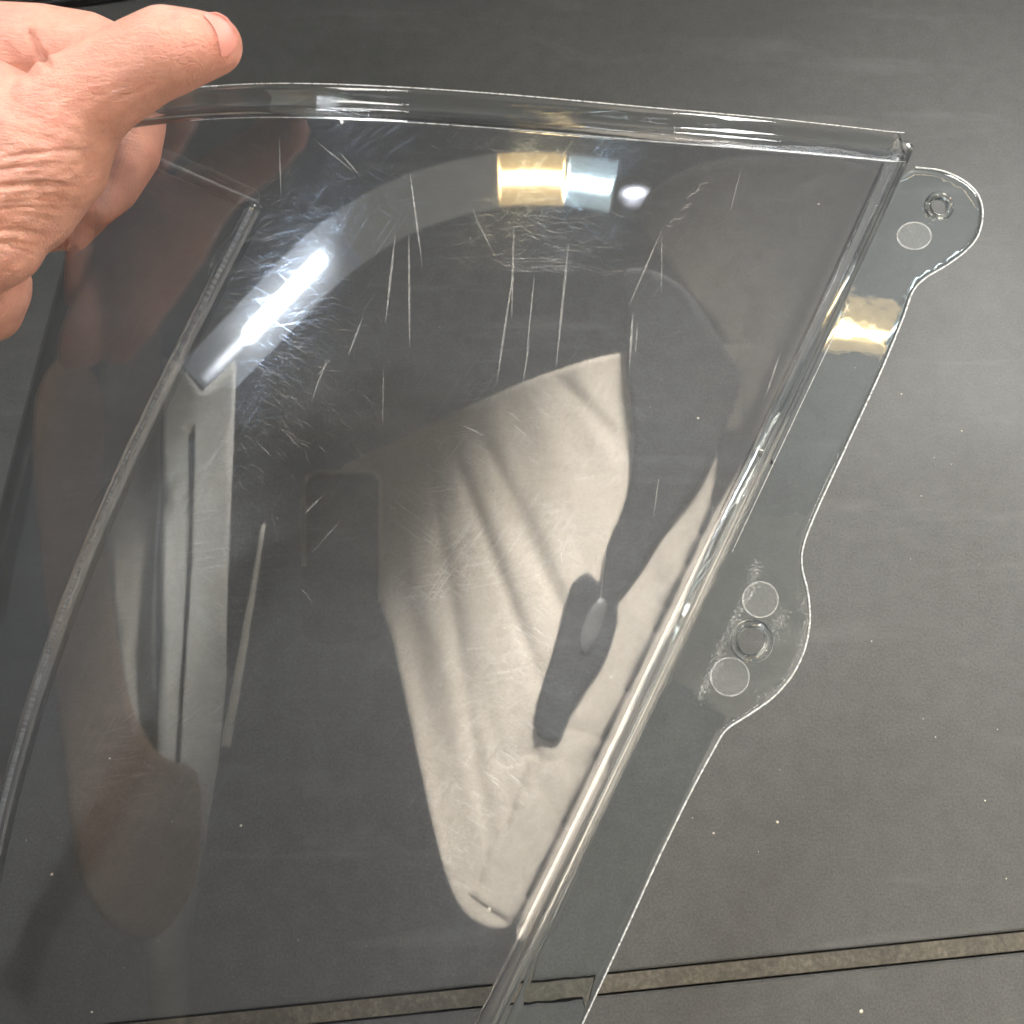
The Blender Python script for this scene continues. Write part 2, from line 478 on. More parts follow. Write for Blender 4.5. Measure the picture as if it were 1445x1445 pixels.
def ridge_x(py):                       # the near rim in the photograph
    return np.interp(py, [180, 215, 540, 860, 1180, 1445, 1560], [1300, 1283, 1128, 978, 832, 712, 660])
fl_right = [(1292, 236), (1330, 241), (1362, 256), (1381, 276), (1387, 303), (1380, 333), (1362, 355), (1333, 376), (1305, 393), (1288, 412),
            (1274, 450), (1245, 520), (1212, 592), (1178, 665), (1150, 727), (1134, 770), (1132, 800), (1140, 835), (1143, 875), (1136, 915),
            (1118, 953), (1090, 985), (1055, 1010), (1025, 1030), (1005, 1062), (975, 1118), (930, 1210), (880, 1320), (822, 1445), (770, 1560)]
fl_left = [(ridge_x(y) + 2, y) for y in (1560, 1400, 1250, 1100, 950, 800, 650, 500, 350, 250)]
outline = smooth_closed(fl_right, 4, False) + smooth_closed(fl_left, 2, False)
# relief of the flange along its length: gently hollow below each tab
FL_Y = np.arange(150, 1600, 2.0)
yl_ = (722.5 - FL_Y) / FPX * .48
win = lambda a, b_, w: 1/(1+np.exp(-(FL_Y-a)/w)) * 1/(1+np.exp((FL_Y-b_)/w))
sl_ = ((.057 + 1.375 * (.13 - yl_)) - .44 * yl_) * win(395, 500, 9) - .085 * win(600, 770, 12) \
    + .05 * win(1020, 1060, 5) + ((.057 + 1.2 * (-.10 - yl_)) + .04) * .9 * win(1075, 1210, 10) - .05 * win(1260, 1500, 20)
FL_D = -.22 * np.cumsum(sl_) * 2.0 * .48 / FPX
def flange_pt(px, py, lift=0.0):
    y0 = (722.5 - py) / FPX * .48
    d = .470 + .22 * y0 * y0 + .0125
    d += -.00001 * max(px - ridge_x(py), 0) + lift
    d += float(np.interp(py, FL_Y, FL_D))
    return P(px, py, d)
h1, h2 = circle(1325, 291, 13, 12), circle(1061, 905, 20, 20)
vs, fs = sheet_from_outline(outline, [h1, h2], 11)
me = mesh('flange', [flange_pt(v.x, v.y) for v in vs], fs)
b = bmesh.new(); b.from_mesh(me); b.normal_update()
if sum(f.normal.dot(-FW) for f in b.faces) < 0: bmesh.ops.reverse_faces(b, faces=b.faces)
b.to_mesh(me); b.free()
flange = link('mounting_flange', me, M_FLANGE, screen)
md = flange.modifiers.new('solid', 'SOLIDIFY'); md.thickness = .0042; md.offset = -1
bv = flange.modifiers.new('bev', 'BEVEL'); bv.width = .0013; bv.segments = 3; bv.limit_method = 'ANGLE'; bv.angle_limit = math.radians(50)
apply_mods(flange)
ps = flange.data.polygons; ps.foreach_set('use_smooth', [True] * len(ps))

def bushing(cx, cy, r_in, r_out, hgt, parent, n=32):
    v, f = [], []
    prof_ = [(r_in, .0012), (r_in, -hgt), (r_in + (r_out-r_in)*.25, -hgt - .0006), (r_out*.86, -hgt*.8), (r_out, -.0002), (r_out, .0004)]
    c = flange_pt(cx, cy); sc = .485 / FPX
    for i in range(n):
        a = 2*math.pi*i/n
        for r, h in prof_:
            v.append(c + RT*(math.cos(a)*r*sc) + UP*(math.sin(a)*r*sc) + FW*(h))
    k = len(prof_)
    for i in range(n):
        for j in range(k):
            f.append((i*k+j, ((i+1) % n)*k+j, ((i+1) % n)*k+(j+1) % k, i*k+(j+1) % k))
    me = mesh('screw_hole_collar', v, f)
    b = bmesh.new(); b.from_mesh(me); bmesh.ops.recalc_face_normals(b, faces=b.faces); b.to_mesh(me); b.free()
    return link('screw_hole_collar', me, M_BEAD, parent)
bushing(1325, 291, 13, 21, .0022, flange)
bushing(1061, 905, 20, 31, .0022, flange)
def ring_mark(cx, cy, r, parent, ry=None):
    o_, i_ = circle(cx, cy, r, ry, 40), circle(cx, cy, r - 2.0, (ry - 2.0) if ry else None, 40)
    v = [flange_pt(*p, lift=-.0003) for p in o_ + i_]
    f = [(i, (i+1) % 40, 40+(i+1) % 40, 40+i) for i in range(40)]
    m1 = link('moulded_ring', mesh('ring', v, f), M_RIM, parent)
    s_ = m1.modifiers.new('s', 'SOLIDIFY'); s_.thickness = .0003; apply_mods(m1)
    v = [flange_pt(cx, cy, lift=-.0002)] + [flange_pt(*p, lift=-.0002) for p in i_]
    m2 = link('ejector_mark', mesh('disc', v, [(0, 1+i, 1+(i+1) % 40) for i in range(40)]), M_FROST, parent)
for a in ((1290, 333, 25, 20), (1073, 846, 26, None), (1030, 955, 28, None)): ring_mark(a[0], a[1], a[2], flange, a[3])

# whitish strips added along the edges, painting in their bright highlights
def highlight_line(name, pts, r, parent, m):
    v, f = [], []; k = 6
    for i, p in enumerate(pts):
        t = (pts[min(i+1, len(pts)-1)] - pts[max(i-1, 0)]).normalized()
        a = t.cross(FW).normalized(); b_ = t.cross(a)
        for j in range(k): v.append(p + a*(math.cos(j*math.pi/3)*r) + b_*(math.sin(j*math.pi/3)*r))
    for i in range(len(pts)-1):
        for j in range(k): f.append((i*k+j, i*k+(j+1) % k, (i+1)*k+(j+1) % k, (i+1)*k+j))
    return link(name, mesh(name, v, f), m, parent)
M_HIGHLIGHT = mk_mark('plastic_edge_highlight', .62, (.92, .94, .94), .25)
highlight_line('edge_highlight', [flange_pt(x, y, .0004) for x, y in smooth_closed(fl_right[:-1], 6, False)], .00042, flange, M_HIGHLIGHT)
highlight_line('edge_highlight', [flange_pt(ridge_x(y) + 17, y, -.002) for y in range(430, 780, 12)], .00022, flange, M_HIGHLIGHT)
highlight_line('rim_highlight', [surfW(u, y) + UP * .0088 - FW * .0003 for u, y in top_uy], .0002, top_rim, M_HIGHLIGHT)
highlight_line('rim_highlight', [surfW(1.0, y) - FW * .002 + RT * .001 for y in np.linspace(.184, YB, 60)], .0009, far_rim, M_RIM)
highlight_line('rim_highlight', [surfW(1.0, y) - RT * .003 for y in np.linspace(.184, YB, 60)], .0003, far_rim, M_HIGHLIGHT)
highlight_line('rim_highlight', [surfW(u, y) - UP * .0048 - FW * .0003 for u, y in top_uy[:110]], .00015, top_rim, M_HIGHLIGHT)

highlight_line('rim_highlight', [surfW(u, y) + UP * .002 - FW * .001 for u, y in top_uy[134:]], .0008, top_rim, M_RIM)

# rub marks and frost on the lower tab
def tri_marks(name, gen, m, parent, solid=.00015):
    v, f = [], []
    for poly in gen:
        b0 = len(v); v += poly; f.append(tuple(range(b0, b0 + len(poly))))
    o = link(name, mesh(name, v, f), m, parent, kind='stuff', smooth=False)
    return o
def flecks(path, width, n, size):
    out = []; path = np.array(path, float)
    seg = np.hypot(*np.diff(path, axis=0).T); cum = np.concatenate([[0], np.cumsum(seg)])
    for _ in range(n):
        s_ = rng.uniform(0, cum[-1]); x = np.interp(s_, cum, path[:, 0]) + rng.normal(0, width); y = np.interp(s_, cum, path[:, 1]) + rng.normal(0, width)
        a = rng.uniform(0, math.pi); l = rng.uniform(.4, 1) * size; w = l * rng.uniform(.15, .4)
        out.append([flange_pt(x + math.cos(a)*l, y + math.sin(a)*l, -.0004), flange_pt(x - math.sin(a)*w, y + math.cos(a)*w, -.0004),
                    flange_pt(x - math.cos(a)*l, y - math.sin(a)*l, -.0004), flange_pt(x + math.sin(a)*w, y - math.cos(a)*w, -.0004)])
    return out
g = flecks([(1068, 795), (1060, 830), (1040, 870), (1020, 910), (1000, 960), (985, 990)], 4.5, 800, 2.4)
g += flecks([(1108, 865), (1095, 890), (1085, 905)], 9, 260, 2.1)
g += flecks([(1128, 830), (1138, 870), (1132, 915), (1112, 955), (1080, 985)], 4, 340, 2.0)
g += flecks([(1060, 1000), (1100, 950)], 8, 90, 2)
tri_marks('rub_mark', g, mk_mark('rubbed_plastic', .26), flange)

# the far flange, seen almost edge-on through the panel
v, f = [], []
rows = 70
for i in range(rows + 1):
    y = .175 + (YB - .175) * i / rows
    p = surfW(1.0, y)
    w_ = .012 + .016 * math.exp(-((y - .0) / .022) ** 2) + .015 * math.exp(-((y - .165) / .02) ** 2)
    for k, (a, d) in enumerate([(0, 0), (.25, .1), (.6, .3), (1, .45)]):
        v.append(p - RT * (a * w_) + FW * (.004 + w_ * a * 1.2))
for i in range(rows):
    for k in range(3): f.append((i*4+k, i*4+k+1, (i+1)*4+k+1, (i+1)*4+k))
ff = link('mounting_flange', mesh('far_flange', v, f), M_FAR, screen)
md = ff.modifiers.new('solid', 'SOLIDIFY'); md.thickness = .003
apply_mods(ff); ff.data.polygons.foreach_set('use_smooth', [True] * len(ff.data.polygons))

# ---------------------------------------------------------------- scratches cut in the panel
def sliver(p0, p1, w, bend=0.0, n=10, lift=.00012):
    """a tapering scratch between two points; bend in pixels"""
    L = []; R_ = []
    dx, dy = p1[0]-p0[0], p1[1]-p0[1]; l = math.hypot(dx, dy); nx, ny = -dy/l, dx/l
    for i in range(n + 1):
        t = i / n; x = p0[0]+dx*t + nx*bend*4*t*(1-t); y = p0[1]+dy*t + ny*bend*4*t*(1-t)
        ww = w * (math.sin(math.pi * min(max(t, .03), .97)) ** .7) * .5
        a = hit(x + nx*ww, y + ny*ww, lift); c = hit(x - nx*ww, y - ny*ww, lift)
        if a is None or c is None: return []
        L.append(a[0]); R_.append(c[0])
    return [[L[i], L[i+1], R_[i+1], R_[i]] for i in range(n)]
long_s = [((579, 247), (596, 375), 4, 0), ((558, 332), (544, 455), 5, 0), ((577, 330), (578, 490), 4.5, 0), ((725, 320), (722, 450), 4, 0),
          ((723, 390), (701, 540), 5, 0), ((802, 345), (785, 515), 5.5, 0), ((754, 390), (742, 510), 3, 0), ((748, 480), (736, 550), 3, 0),
          ((935, 322), (888, 430), 3.6, 0), ((512, 448), (492, 500), 4, 0), ((480, 215), (505, 245), 3, 0), ((447, 200), (500, 243), 2, 0),
          ((394, 192), (397, 280), 2, 0), ((934, 330), (933, 420), 2, 0), ((665, 290), (702, 365), 2, 2), ((541, 520), (540, 600), 1.6, 0),
          ((930, 670), (922, 730), 2.5, 0), ((872, 590), (870, 660), 1.5, 0), ((790, 760), (794, 815), 2, 0), ((860, 735), (845, 860), 1.6, 0),
          ((810, 560), (796, 620), 2, 0), ((652, 600), (684, 615), 2.5, 0), ((700, 660), (705, 760), 1, 4), ((880, 600), (905, 640), 1.5, 0),
          ((1046, 236), (1030, 300), 2, 0), ((1130, 300), (1128, 330), 1, 0), ((1045, 750), (1030, 790), 1.5, 0), ((955, 780), (945, 830), 1.2, 0),
          ((466, 505), (440, 570), 2.5, 3), ((460, 508), (447, 530), 3, -3), ((420, 830), (440, 855), 2, -5), ((455, 700), (430, 725), 3, 0),
          ((480, 735), (440, 780), 1.5, 0), ((893, 440), (888, 520), 5, 0), ((900, 455), (896, 500), 3, 0), ((1100, 500), (1080, 560), 4, 0)]
g = []
for p0, p1, w_, bnd in long_s: g += sliver(p0, p1, w_ * .62, bnd)
tri_marks('deep_scratch', g, M_SCR, screen)
g = []
for _ in range(130):                    # arcs under the reflected lamp
    x, y = rng.normal(770, 55), rng.uniform(298, 385); l = rng.uniform(10, 55); a = rng.normal(.03, .25)
    g += sliver((x - l*math.cos(a)/2, y - l*math.sin(a)/2), (x + l*math.cos(a)/2, y + l*math.sin(a)/2), rng.uniform(.35, .8), rng.uniform(-4, 7), 5)
for x0, x1, y, bd in ((705, 815, 366, 3), (708, 830, 371, 4), (706, 770, 379, -2), (735, 850, 382, 9)):
    g += sliver((x0, y), (x1, y + 4), 1.1, -bd)
for _ in range(110):
    x, y = rng.normal(770, 62), rng.uniform(180, 218); l = rng.uniform(8, 34); a = rng.normal(-.1, .5)
    g += sliver((x - l*math.cos(a)/2, y - l*math.sin(a)/2), (x + l*math.cos(a)/2, y + l*math.sin(a)/2), rng.uniform(.35, .75), rng.uniform(-3, 3), 4)
for _ in range(330):                    # combed arcs round the white tube
    ang = rng.uniform(-.2, 1.3); cx, cy = rng.normal(395, 42), rng.normal(470, 110); l = rng.uniform(8, 34); a = rng.normal(.08, .18) + (cy - 440) * .0035
    g += sliver((cx - l*math.cos(a)/2, cy - l*math.sin(a)/2), (cx + l*math.cos(a)/2, cy + l*math.sin(a)/2), rng.uniform(.35, .9), rng.uniform(-5, 3), 4)
for k in range(12):
    x = 940 + k * 4.6 + rng.normal(0, 2); y = 318 - k * 5.6 + rng.normal(0, 3); a = rng.uniform(-1.4, .2); l = rng.uniform(7, 16)
    g += sliver((x, y), (x + l*math.cos(a), y + l*math.sin(a)), rng.uniform(1.2, 2.4), rng.uniform(-3, 3), 4)
for k in range(14):
    x, y = rng.uniform(995, 1050), rng.normal(742, 14); a = rng.uniform(.6, 1.7); l = rng.uniform(6, 20)
    g += sliver((x, y), (x + l*math.cos(a), y + l*math.sin(a)), rng.uniform(.8, 2.0), 0, 3)
for _ in range(70):                    # stray hair lines all over
    x, y = rng.uniform(420, 1050), rng.uniform(200, 900); l = rng.uniform(5, 26); a = rng.uniform(0, math.pi)
    g += sliver((x, y), (x + l*math.cos(a), y + l*math.sin(a)), rng.uniform(.4, .8), rng.uniform(-2, 2), 4)
tri_marks('fine_scratch', g, mk_mark('fine_scratched_plastic', .15), screen)

# ---------------------------------------------------------------- worktop, joint strip, dust
tl, tr_ = on_table(-400, 1445 - 0), on_table(1445, 1312)
A = on_table(240, 1437); B = on_table(1445, 1314)
dirx = (B - A).normalized(); nrm2 = Vector((-dirx.y, dirx.x, 0))
gw = (on_table(1445, 1342) - on_table(1445, 1314)).length * .985
def slab(name, x0, x1, y0, y1, z0, z1, m, bev=.0012):
    """board laid along the joint direction"""
    bm_ = bmesh.new()
    vs_ = [bm_.verts.new(A + dirx*x + nrm2*y + Vector((0, 0, z))) for z in (z0, z1) for x, y in ((x0, y0), (x1, y0), (x1, y1), (x0, y1))]
    for q in ((3, 2, 1, 0), (4, 5, 6, 7), (0, 1, 5, 4), (1, 2, 6, 5), (2, 3, 7, 6), (3, 0, 4, 7)): bm_.faces.new([vs_[i] for i in q])
    bmesh.ops.bevel(bm_, geom=bm_.edges[:], offset=bev, segments=2, affect='EDGES')
    me_ = bpy.data.meshes.new(name); bm_.to_mesh(me_); bm_.free()
    return link(name, me_, m, kind='structure', smooth=False)
slab('worktop', -1.6, 1.8, .0008, 1.9, -.03, 0, M_TABLE)
slab('worktop', -1.6, 1.8, -1.2, -gw - .0008, -.03, 0, M_TABLE)
slab('joint_strip', -1.6, 1.8, -gw + .0006, -.0006, -.02, -.0012, M_STRIP, .0004)
slab('worktop_base', -1.6, 1.8, -1.2, 1.9, -.06, -.031, plain('black_base', (.01, .01, .01), .8))
slab('floor', -5, 5, -4, 5, -.95, -.9, plain('floor', (.09, .088, .085), .7, bump=(8, .2, .01)))
g = []; dv, df = [], []
dust = [(1155, 288, 3), (1357, 608, 2.5), (1215, 1427, 4), (1097, 1160, 3), (1007, 1176, 2.2), (1272, 556, 2.2), (1300, 700, 1.6), (1390, 1130, 2),
        (985, 590, 3), (690, 1283, 5), (340, 1165, 2.5), (73, 1234, 3.5), (130, 1428, 3), (155, 1070, 2), (1320, 1040, 1.5), (1230, 905, 1.5), (1420, 1240, 1.6)]
dust += [(rng.uniform(0, 1445), rng.uniform(150, 1445), rng.uniform(.5, 1.2)) for _ in range(45)]
for px, py, r in dust:
    c = on_table(px, py, .0006); rr = r * .00032; b0 = len(dv)
    for k in range(6):
        a = k * math.pi / 3; q = rng.uniform(.6, 1.2) * rr
        dv.append(c + Vector((math.cos(a)*q, math.sin(a)*q, 0)))
    dv.append(c + Vector((0, 0, rr * .8)))
    df += [(b0+k, b0+(k+1) % 6, b0+6) for k in range(6)]
link('dust', mesh('dust', dv, df), plain('dust', (.55, .52, .42), .8), label='pale dust specks scattered over the dark worktop', cat='dust', kind='stuff', smooth=False)

# far corner of the bench: pale case with a black foot
def box(name, c, ax, ay, hx, hy, h, m, parent=None, bev=.003, **kw):
    bm_ = bmesh.new()
    vs_ = [bm_.verts.new(Vector(c) + ax*x + ay*y + Vector((0, 0, z))) for z in (0, h) for x, y in ((-hx, -hy), (hx, -hy), (hx, hy), (-hx, hy))]
    for q in ((3, 2, 1, 0), (4, 5, 6, 7), (0, 1, 5, 4), (1, 2, 6, 5), (2, 3, 7, 6), (3, 0, 4, 7)): bm_.faces.new([vs_[i] for i in q])
    if bev: bmesh.ops.bevel(bm_, geom=bm_.edges[:], offset=bev, segments=3, affect='EDGES')
    bmesh.ops.recalc_face_normals(bm_, faces=bm_.faces)
    me_ = bpy.data.meshes.new(name); bm_.to_mesh(me_); bm_.free()
    return link(name, me_, m, parent, smooth=False, **kw)
case = empty('tool_case', 'pale grey tool case on a black base at the far edge of the worktop', 'case')
e0, e1 = on_table(120, 16), on_table(345, -14)
ex = (e1 - e0).normalized(); ey = Vector((-ex.y, ex.x, 0))
cc = e0 + ex * .02 + ey * .13
box('case_base', cc + Vector((0, 0, 0)), ex, ey, .16, .125, .012, plain('black_rubber', (.012, .012, .012), .6), case)
cc2 = cc + ey * .012
box('case_body', cc2 + Vector((0, 0, .012)), ex, ey, .125, .11, .05, plain('pale_grey_plastic', (.50, .52, .46), .5), case, .006)

# ---------------------------------------------------------------- the hand
def chain_mesh(chains, voxel):
    vs_, fs_ = [], []
    def ball(c, r, seg=20):
        b0 = len(vs_)
        for i in range(seg//2 + 1):
            th = math.pi * i / (seg//2)
            for j in range(seg):
                ph = 2*math.pi*j/seg
                vs_.append(c + Vector((math.sin(th)*math.cos(ph), math.sin(th)*math.sin(ph), math.cos(th))) * r)
        for i in range(seg//2):
            for j in range(seg):
                fs_.append((b0+i*seg+j, b0+(i+1)*seg+j, b0+(i+1)*seg+(j+1) % seg, b0+i*seg+(j+1) % seg))
    for ch in chains:
        pts = [(P(px, py, d), r / FPX * d) for px, py, r, d in ch]
        for (a, ra), (b_, rb) in zip(pts[:-1], pts[1:]):
            n = max(2, int((b_ - a).length / (min(ra, rb) * .12)))
            for i in range(n + 1):
                t = i / n; ball(a.lerp(b_, t), ra + (rb - ra) * t)
    me_ = mesh('hand', vs_, fs_)
    o = bpy.data.objects.new('tmp', me_); COL.objects.link(o)
    r_ = o.modifiers.new('r', 'REMESH'); r_.mode = 'VOXEL'; r_.voxel_size = voxel
    s_ = o.modifiers.new('s', 'SMOOTH'); s_.factor = .5; s_.iterations = 10
    me2 = apply_mods(o); COL.objects.unlink(o)
    return me2
hand_chains = [
    [(301, 63, 41, .382), (268, 67, 51, .382), (236, 72, 60, .383), (205, 86, 60, .385), (176, 103, 62, .388), (140, 126, 64, .391), (106, 152, 70, .394),
     (60, 215, 90, .400), (10, 265, 100, .405), (-60, 300, 105, .41)],
    [(60, 215, 92, .400), (-10, 190, 100, .405), (-90, 200, 120, .41)],
    [(22, 287, 66, .402), (-10, 335, 70, .405), (-60, 350, 80, .41)],
    [(165, 66, 30, .425), (125, 72, 52, .425), (60, 74, 64, .427), (-20, 75, 68, .43), (-120, 110, 90, .43)],
    [(-20, 434, 50, .443), (-30, 400, 70, .435), (-80, 360, 85, .43)],
    # fingers curled behind the panel
    [(-20, 300, 50, .47), (60, 240, 48, .50), (150, 195, 44, .51), (200, 165, 34, .50)],
    [(195, 175, 38, .50), (190, 215, 36, .50), (160, 265, 34, .50), (135, 290, 30, .495)],
    [(-30, 340, 46, .47), (40, 320, 40, .49), (90, 318, 33, .50), (120, 300, 28, .50)],
    [(100, 330, 26, .50), (130, 300, 26, .505)],
    # wrist going off to the lower left
    [(-90, 200, 120, .41), (-260, 170, 125, .43), (-440, 120, 130, .45)],
]
hme = chain_mesh(hand_chains, .0009)
co = np.empty(len(hme.vertices) * 3); hme.vertices.foreach_get('co', co); co = co.reshape(-1, 3)
no = np.empty(len(hme.vertices) * 3); hme.vertices.foreach_get('normal', no); no = no.reshape(-1, 3)
R3 = np.array([RT, UP, FW]); cc_ = (co - np.array(CP)) @ R3.T
qx = 722.5 + cc_[:, 0] / cc_[:, 2] * FPX; qy = 722.5 - cc_[:, 1] / cc_[:, 2] * FPX
front = np.clip((no @ R3.T)[:, 2] * -1.6, 0, 1)
disp = np.zeros(len(co)); tone = np.zeros(len(co))
def crease(x0, y0, x1, y1, bend, w, dep, n=14):
    """groove along an arc"""
    global disp
    dx, dy = x1-x0, y1-y0; l = math.hypot(dx, dy); nx, ny = -dy/l, dx/l
    t = ((qx-x0)*dx + (qy-y0)*dy) / l**2
    s_ = (qx-x0)*nx + (qy-y0)*ny - bend*4*t*(1-t)
    fade = np.clip(np.minimum(t, 1-t) * 5, 0, 1) * ((t > 0) & (t < 1))
    disp -= dep * np.exp(-(s_/w)**2) * fade * front
    disp += dep * .35 * np.exp(-((np.abs(s_) - 2.0*w)/w)**2) * fade * front
# folds of the web between thumb and palm, running in from the right edge
for k in range(11):
    yy = 215 + k * 17 + rng.normal(0, 2)
    xr = 128 - k * 5.5
    crease(xr + 8, yy + 10 * (k > 5), -30 + rng.normal(0, 15), yy + 14 - k * 3.0 + rng.normal(0, 5), rng.uniform(3, 10), rng.uniform(2.2, 4.6), rng.uniform(.00025, .0008))
for k in range(14):
    x = rng.uniform(10, 105); yy = rng.uniform(210, 370); l = rng.uniform(25, 60)
    crease(x, yy, x - l, yy + rng.uniform(-6, 6), rng.uniform(-3, 5), rng.uniform(1.6, 2.6), rng.uniform(.0002, .0004))
for k in range(12):                    # finer lines on the thumb root
    x = rng.uniform(70, 190); yy = rng.uniform(110, 200); l = rng.uniform(20, 50)
    crease(x, yy, x - l, yy + l * rng.uniform(.0, .35), rng.uniform(-2, 4), rng.uniform(1.4, 2.4), rng.uniform(.0001, .00022))
for k in range(7):                     # knuckle lines across the thumb
    x = 252 + k * 6.0
    crease(x - 8, 20 + k, x + 14 - k, 100 - k, -4, 2.0, .00016)
for k in range(5):
    x = 205 + k * 9
    crease(x, 25, x + 16, 85, -5, 2.6, .00014)
crease(40, 38, 74, 100, 3, 5, .0016)
crease(-4, 50, 52, 116, 3, 7, .0007)
# nail bed
nb = np.exp(-(((qx - 312) / 30) ** 4 + ((qy - 58) / 38) ** 4)) * front
disp -= .0006 * nb
disp += (.00025 * np.sin(qx * .11 + 3 * np.sin(qy * .05)) * np.sin(qy * .13 + qx * .03)) * front * (qy > 120)
tone += .55 * np.exp(-(((qx-62)/3.5)**2 + ((qy-182)/3)**2))
tone += .28 * np.exp(-(((qx-75)/26)**2 + ((qy-168)/13)**2)) + .30 * np.exp(-(((qx-240)/26)**2 + ((qy-62)/22)**2)) + .4 * np.exp(-(((qx-310)/36)**2 + ((qy-55)/40)**2))
tone += .18 * np.exp(-(((qx-120)/60)**2 + ((qy-120)/40)**2))
co2 = co + no * disp[:, None]
hme.vertices.foreach_set('co', co2.ravel())
ta = hme.attributes.new('tone', 'FLOAT', 'POINT'); ta.data.foreach_set('value', np.clip(tone, 0, 1).astype(np.float32))
hme.update()
hand = link('person', hme, M_SKIN, label='bare hand gripping the clear windscreen rim with the thumb on top', cat='person')
hm_bvh = BVHTree.FromPolygons([tuple(c) for c in co2], [tuple(p.vertices) for p in hme.polygons])
def on_hand(px, py, lift):
    d = (P(px, py, 1) - CP).normalized()
    loc, nrm, i, t = hm_bvh.ray_cast(CP, d)
    if loc is None: return P(px, py, .372)
    return loc - d * lift
nail = smooth_closed([(283, 22), (300, 15), (318, 20), (333, 36), (339, 56), (333, 76), (317, 86), (309, 80), (306, 62), (298, 40)], 5)
vs, fs = sheet_from_outline(nail, [], 4)
def nail_pt(x, y):
    h = max(0, 1 - ((x - 312)/34)**2 - ((y - 52)/42)**2)
    return on_hand(x, y, .0) - FW * (.0006 + .0004 * h)
me = mesh('nail', [nail_pt(v.x, v.y) for v in vs], fs)
no_ = link('thumbnail', me, M_NAIL, hand)
s_ = no_.modifiers.new('sm', 'SMOOTH'); s_.factor = .6; s_.iterations = 12
s_ = no_.modifiers.new('s', 'SOLIDIFY'); s_.thickness = .0006; s_.offset = 0; apply_mods(no_)
no_.data.polygons.foreach_set('use_smooth', [True] * len(no_.data.polygons))

# ---------------------------------------------------------------- what stands round the photographer (mirrored in the panel)
SH_C = W(0, 0, .42)
def bounce(px, py):
    """direction in which the panel mirrors the sight line"""
    d = (P(px, py, 1) - CP).normalized(); acc = Vector((0, 0, 0)); c0 = None
    loc, nrm, idx, dist = OUTER.ray_cast(CP, d)
    if loc is None: return None
    for ox, oy in ((0, 0), (5, 0), (-5, 0), (0, 5), (0, -5)):
        dd = (P(px+ox, py+oy, 1) - CP).normalized(); l2, n2, _, _ = OUTER.ray_cast(CP, dd)
        if l2 is not None: acc += n2
    n = acc.normalized()
    return loc, (d - 2 * d.dot(n) * n).normalized()
def shell(px, py, R):
    r = bounce(px, py)
    if r is None:
        return None
    o, d = r; oc = o - SH_C; b_ = oc.dot(d); c_ = oc.dot(oc) - R*R
    return o + d * (-b_ + math.sqrt(b_*b_ - c_))
def mirrored(name, outline_, R, m, parent=None, thick=.004, step=14, disp_=None, glow=None, **kw):
    vs_, fs_ = sheet_from_outline(outline_, [], step)
    pts = []
    for v_ in vs_:
        r_ = R + (disp_(v_.x, v_.y) if disp_ else 0)
        q = shell(v_.x, v_.y, r_)
        pts.append(q)
    fs_ = [f_ for f_ in fs_ if all(pts[i] is not None for i in f_)]
    pts = [q if q is not None else SH_C for q in pts]
    me_ = mesh(name, pts, fs_)
    if glow:
        g_ = me_.attributes.new('glow', 'FLOAT', 'POINT')
        g_.data.foreach_set('value', np.array([glow(v_.x, v_.y) for v_ in vs_], np.float32))
    b_ = bmesh.new(); b_.from_mesh(me_)
    bmesh.ops.delete(b_, geom=[v for v in b_.verts if not v.link_faces], context='VERTS')
    b_.to_mesh(me_); b_.free()
    o = link(name, me_, m, parent, **kw)
    if thick:
        s_ = o.modifiers.new('s', 'SOLIDIFY'); s_.thickness = thick; s_.offset = 0; apply_mods(o)
        o.data.polygons.foreach_set('use_smooth', [True] * len(o.data.polygons))
    return o
def band(center, half):
    c = smooth_closed(center, 5, False); L, R_ = [], []
    for i, p in enumerate(c):
        a, b_ = c[max(i-1, 0)], c[min(i+1, len(c)-1)]; dx, dy = b_[0]-a[0], b_[1]-a[1]; l = math.hypot(dx, dy)
        h = half(i/(len(c)-1)) if callable(half) else half
        L.append((p[0]-dy/l*h, p[1]+dx/l*h)); R_.append((p[0]+dy/l*h, p[1]-dx/l*h))
    return L + R_[::-1]

M_CLOTH = plain('beige_cloth', (.73, .65, .55), .85, bump=(90, .3, .002), spec=.2, sheen=.1)
folds = [((545, 700), (668, 1230), 13, .030), ((600, 620), (700, 1250), 9, .034), ((625, 600), (772, 985), 8, .040), ((668, 590), (800, 860), 9, .026),
         ((700, 700), (850, 960), 9, .024), ((575, 860), (650, 1270), 9, .020), ((530, 720), (610, 1080), 12, .022), ((785, 530), (890, 640), 9, .018),
         ((690, 1080), (860, 1035), 14, .022), ((660, 930), (745, 1200), 13, .022), ((930, 800), (960, 1000), 16, .015), ((730, 620), (760, 800), 14, .014)]
def fold(x, y):
    r = 0
    for (x0, y0), (x1, y1), w_, a_ in folds:
        dx, dy = x1-x0, y1-y0; l = math.hypot(dx, dy); t = ((x-x0)*dx + (y-y0)*dy)/l**2; s_ = ((x-x0)*-dy + (y-y0)*dx)/l
        f_ = max(0, min(1, min(t + .1, 1.1 - t) * 3))
        r += .32 * a_ * f_ * math.exp(-(s_/(w_ * 1.15))**2)
    return r + .004 * math.sin(x*.03 + y*.011) + .0022 * math.sin(x*.085 - y*.028) * math.sin(y*.012 + 1)
cloth = smooth_closed([(470, 675), (540, 630), (600, 602), (700, 556), (800, 517), (885, 498), (960, 520), (1010, 600), (1008, 680), (985, 790), (955, 900), (925, 1000),
                       (880, 1110), (835, 1200), (790, 1275), (745, 1303), (695, 1310), (655, 1288), (632, 1240), (610, 1160), (588, 1060), (566, 960), (548, 880), (500, 780)], 3)
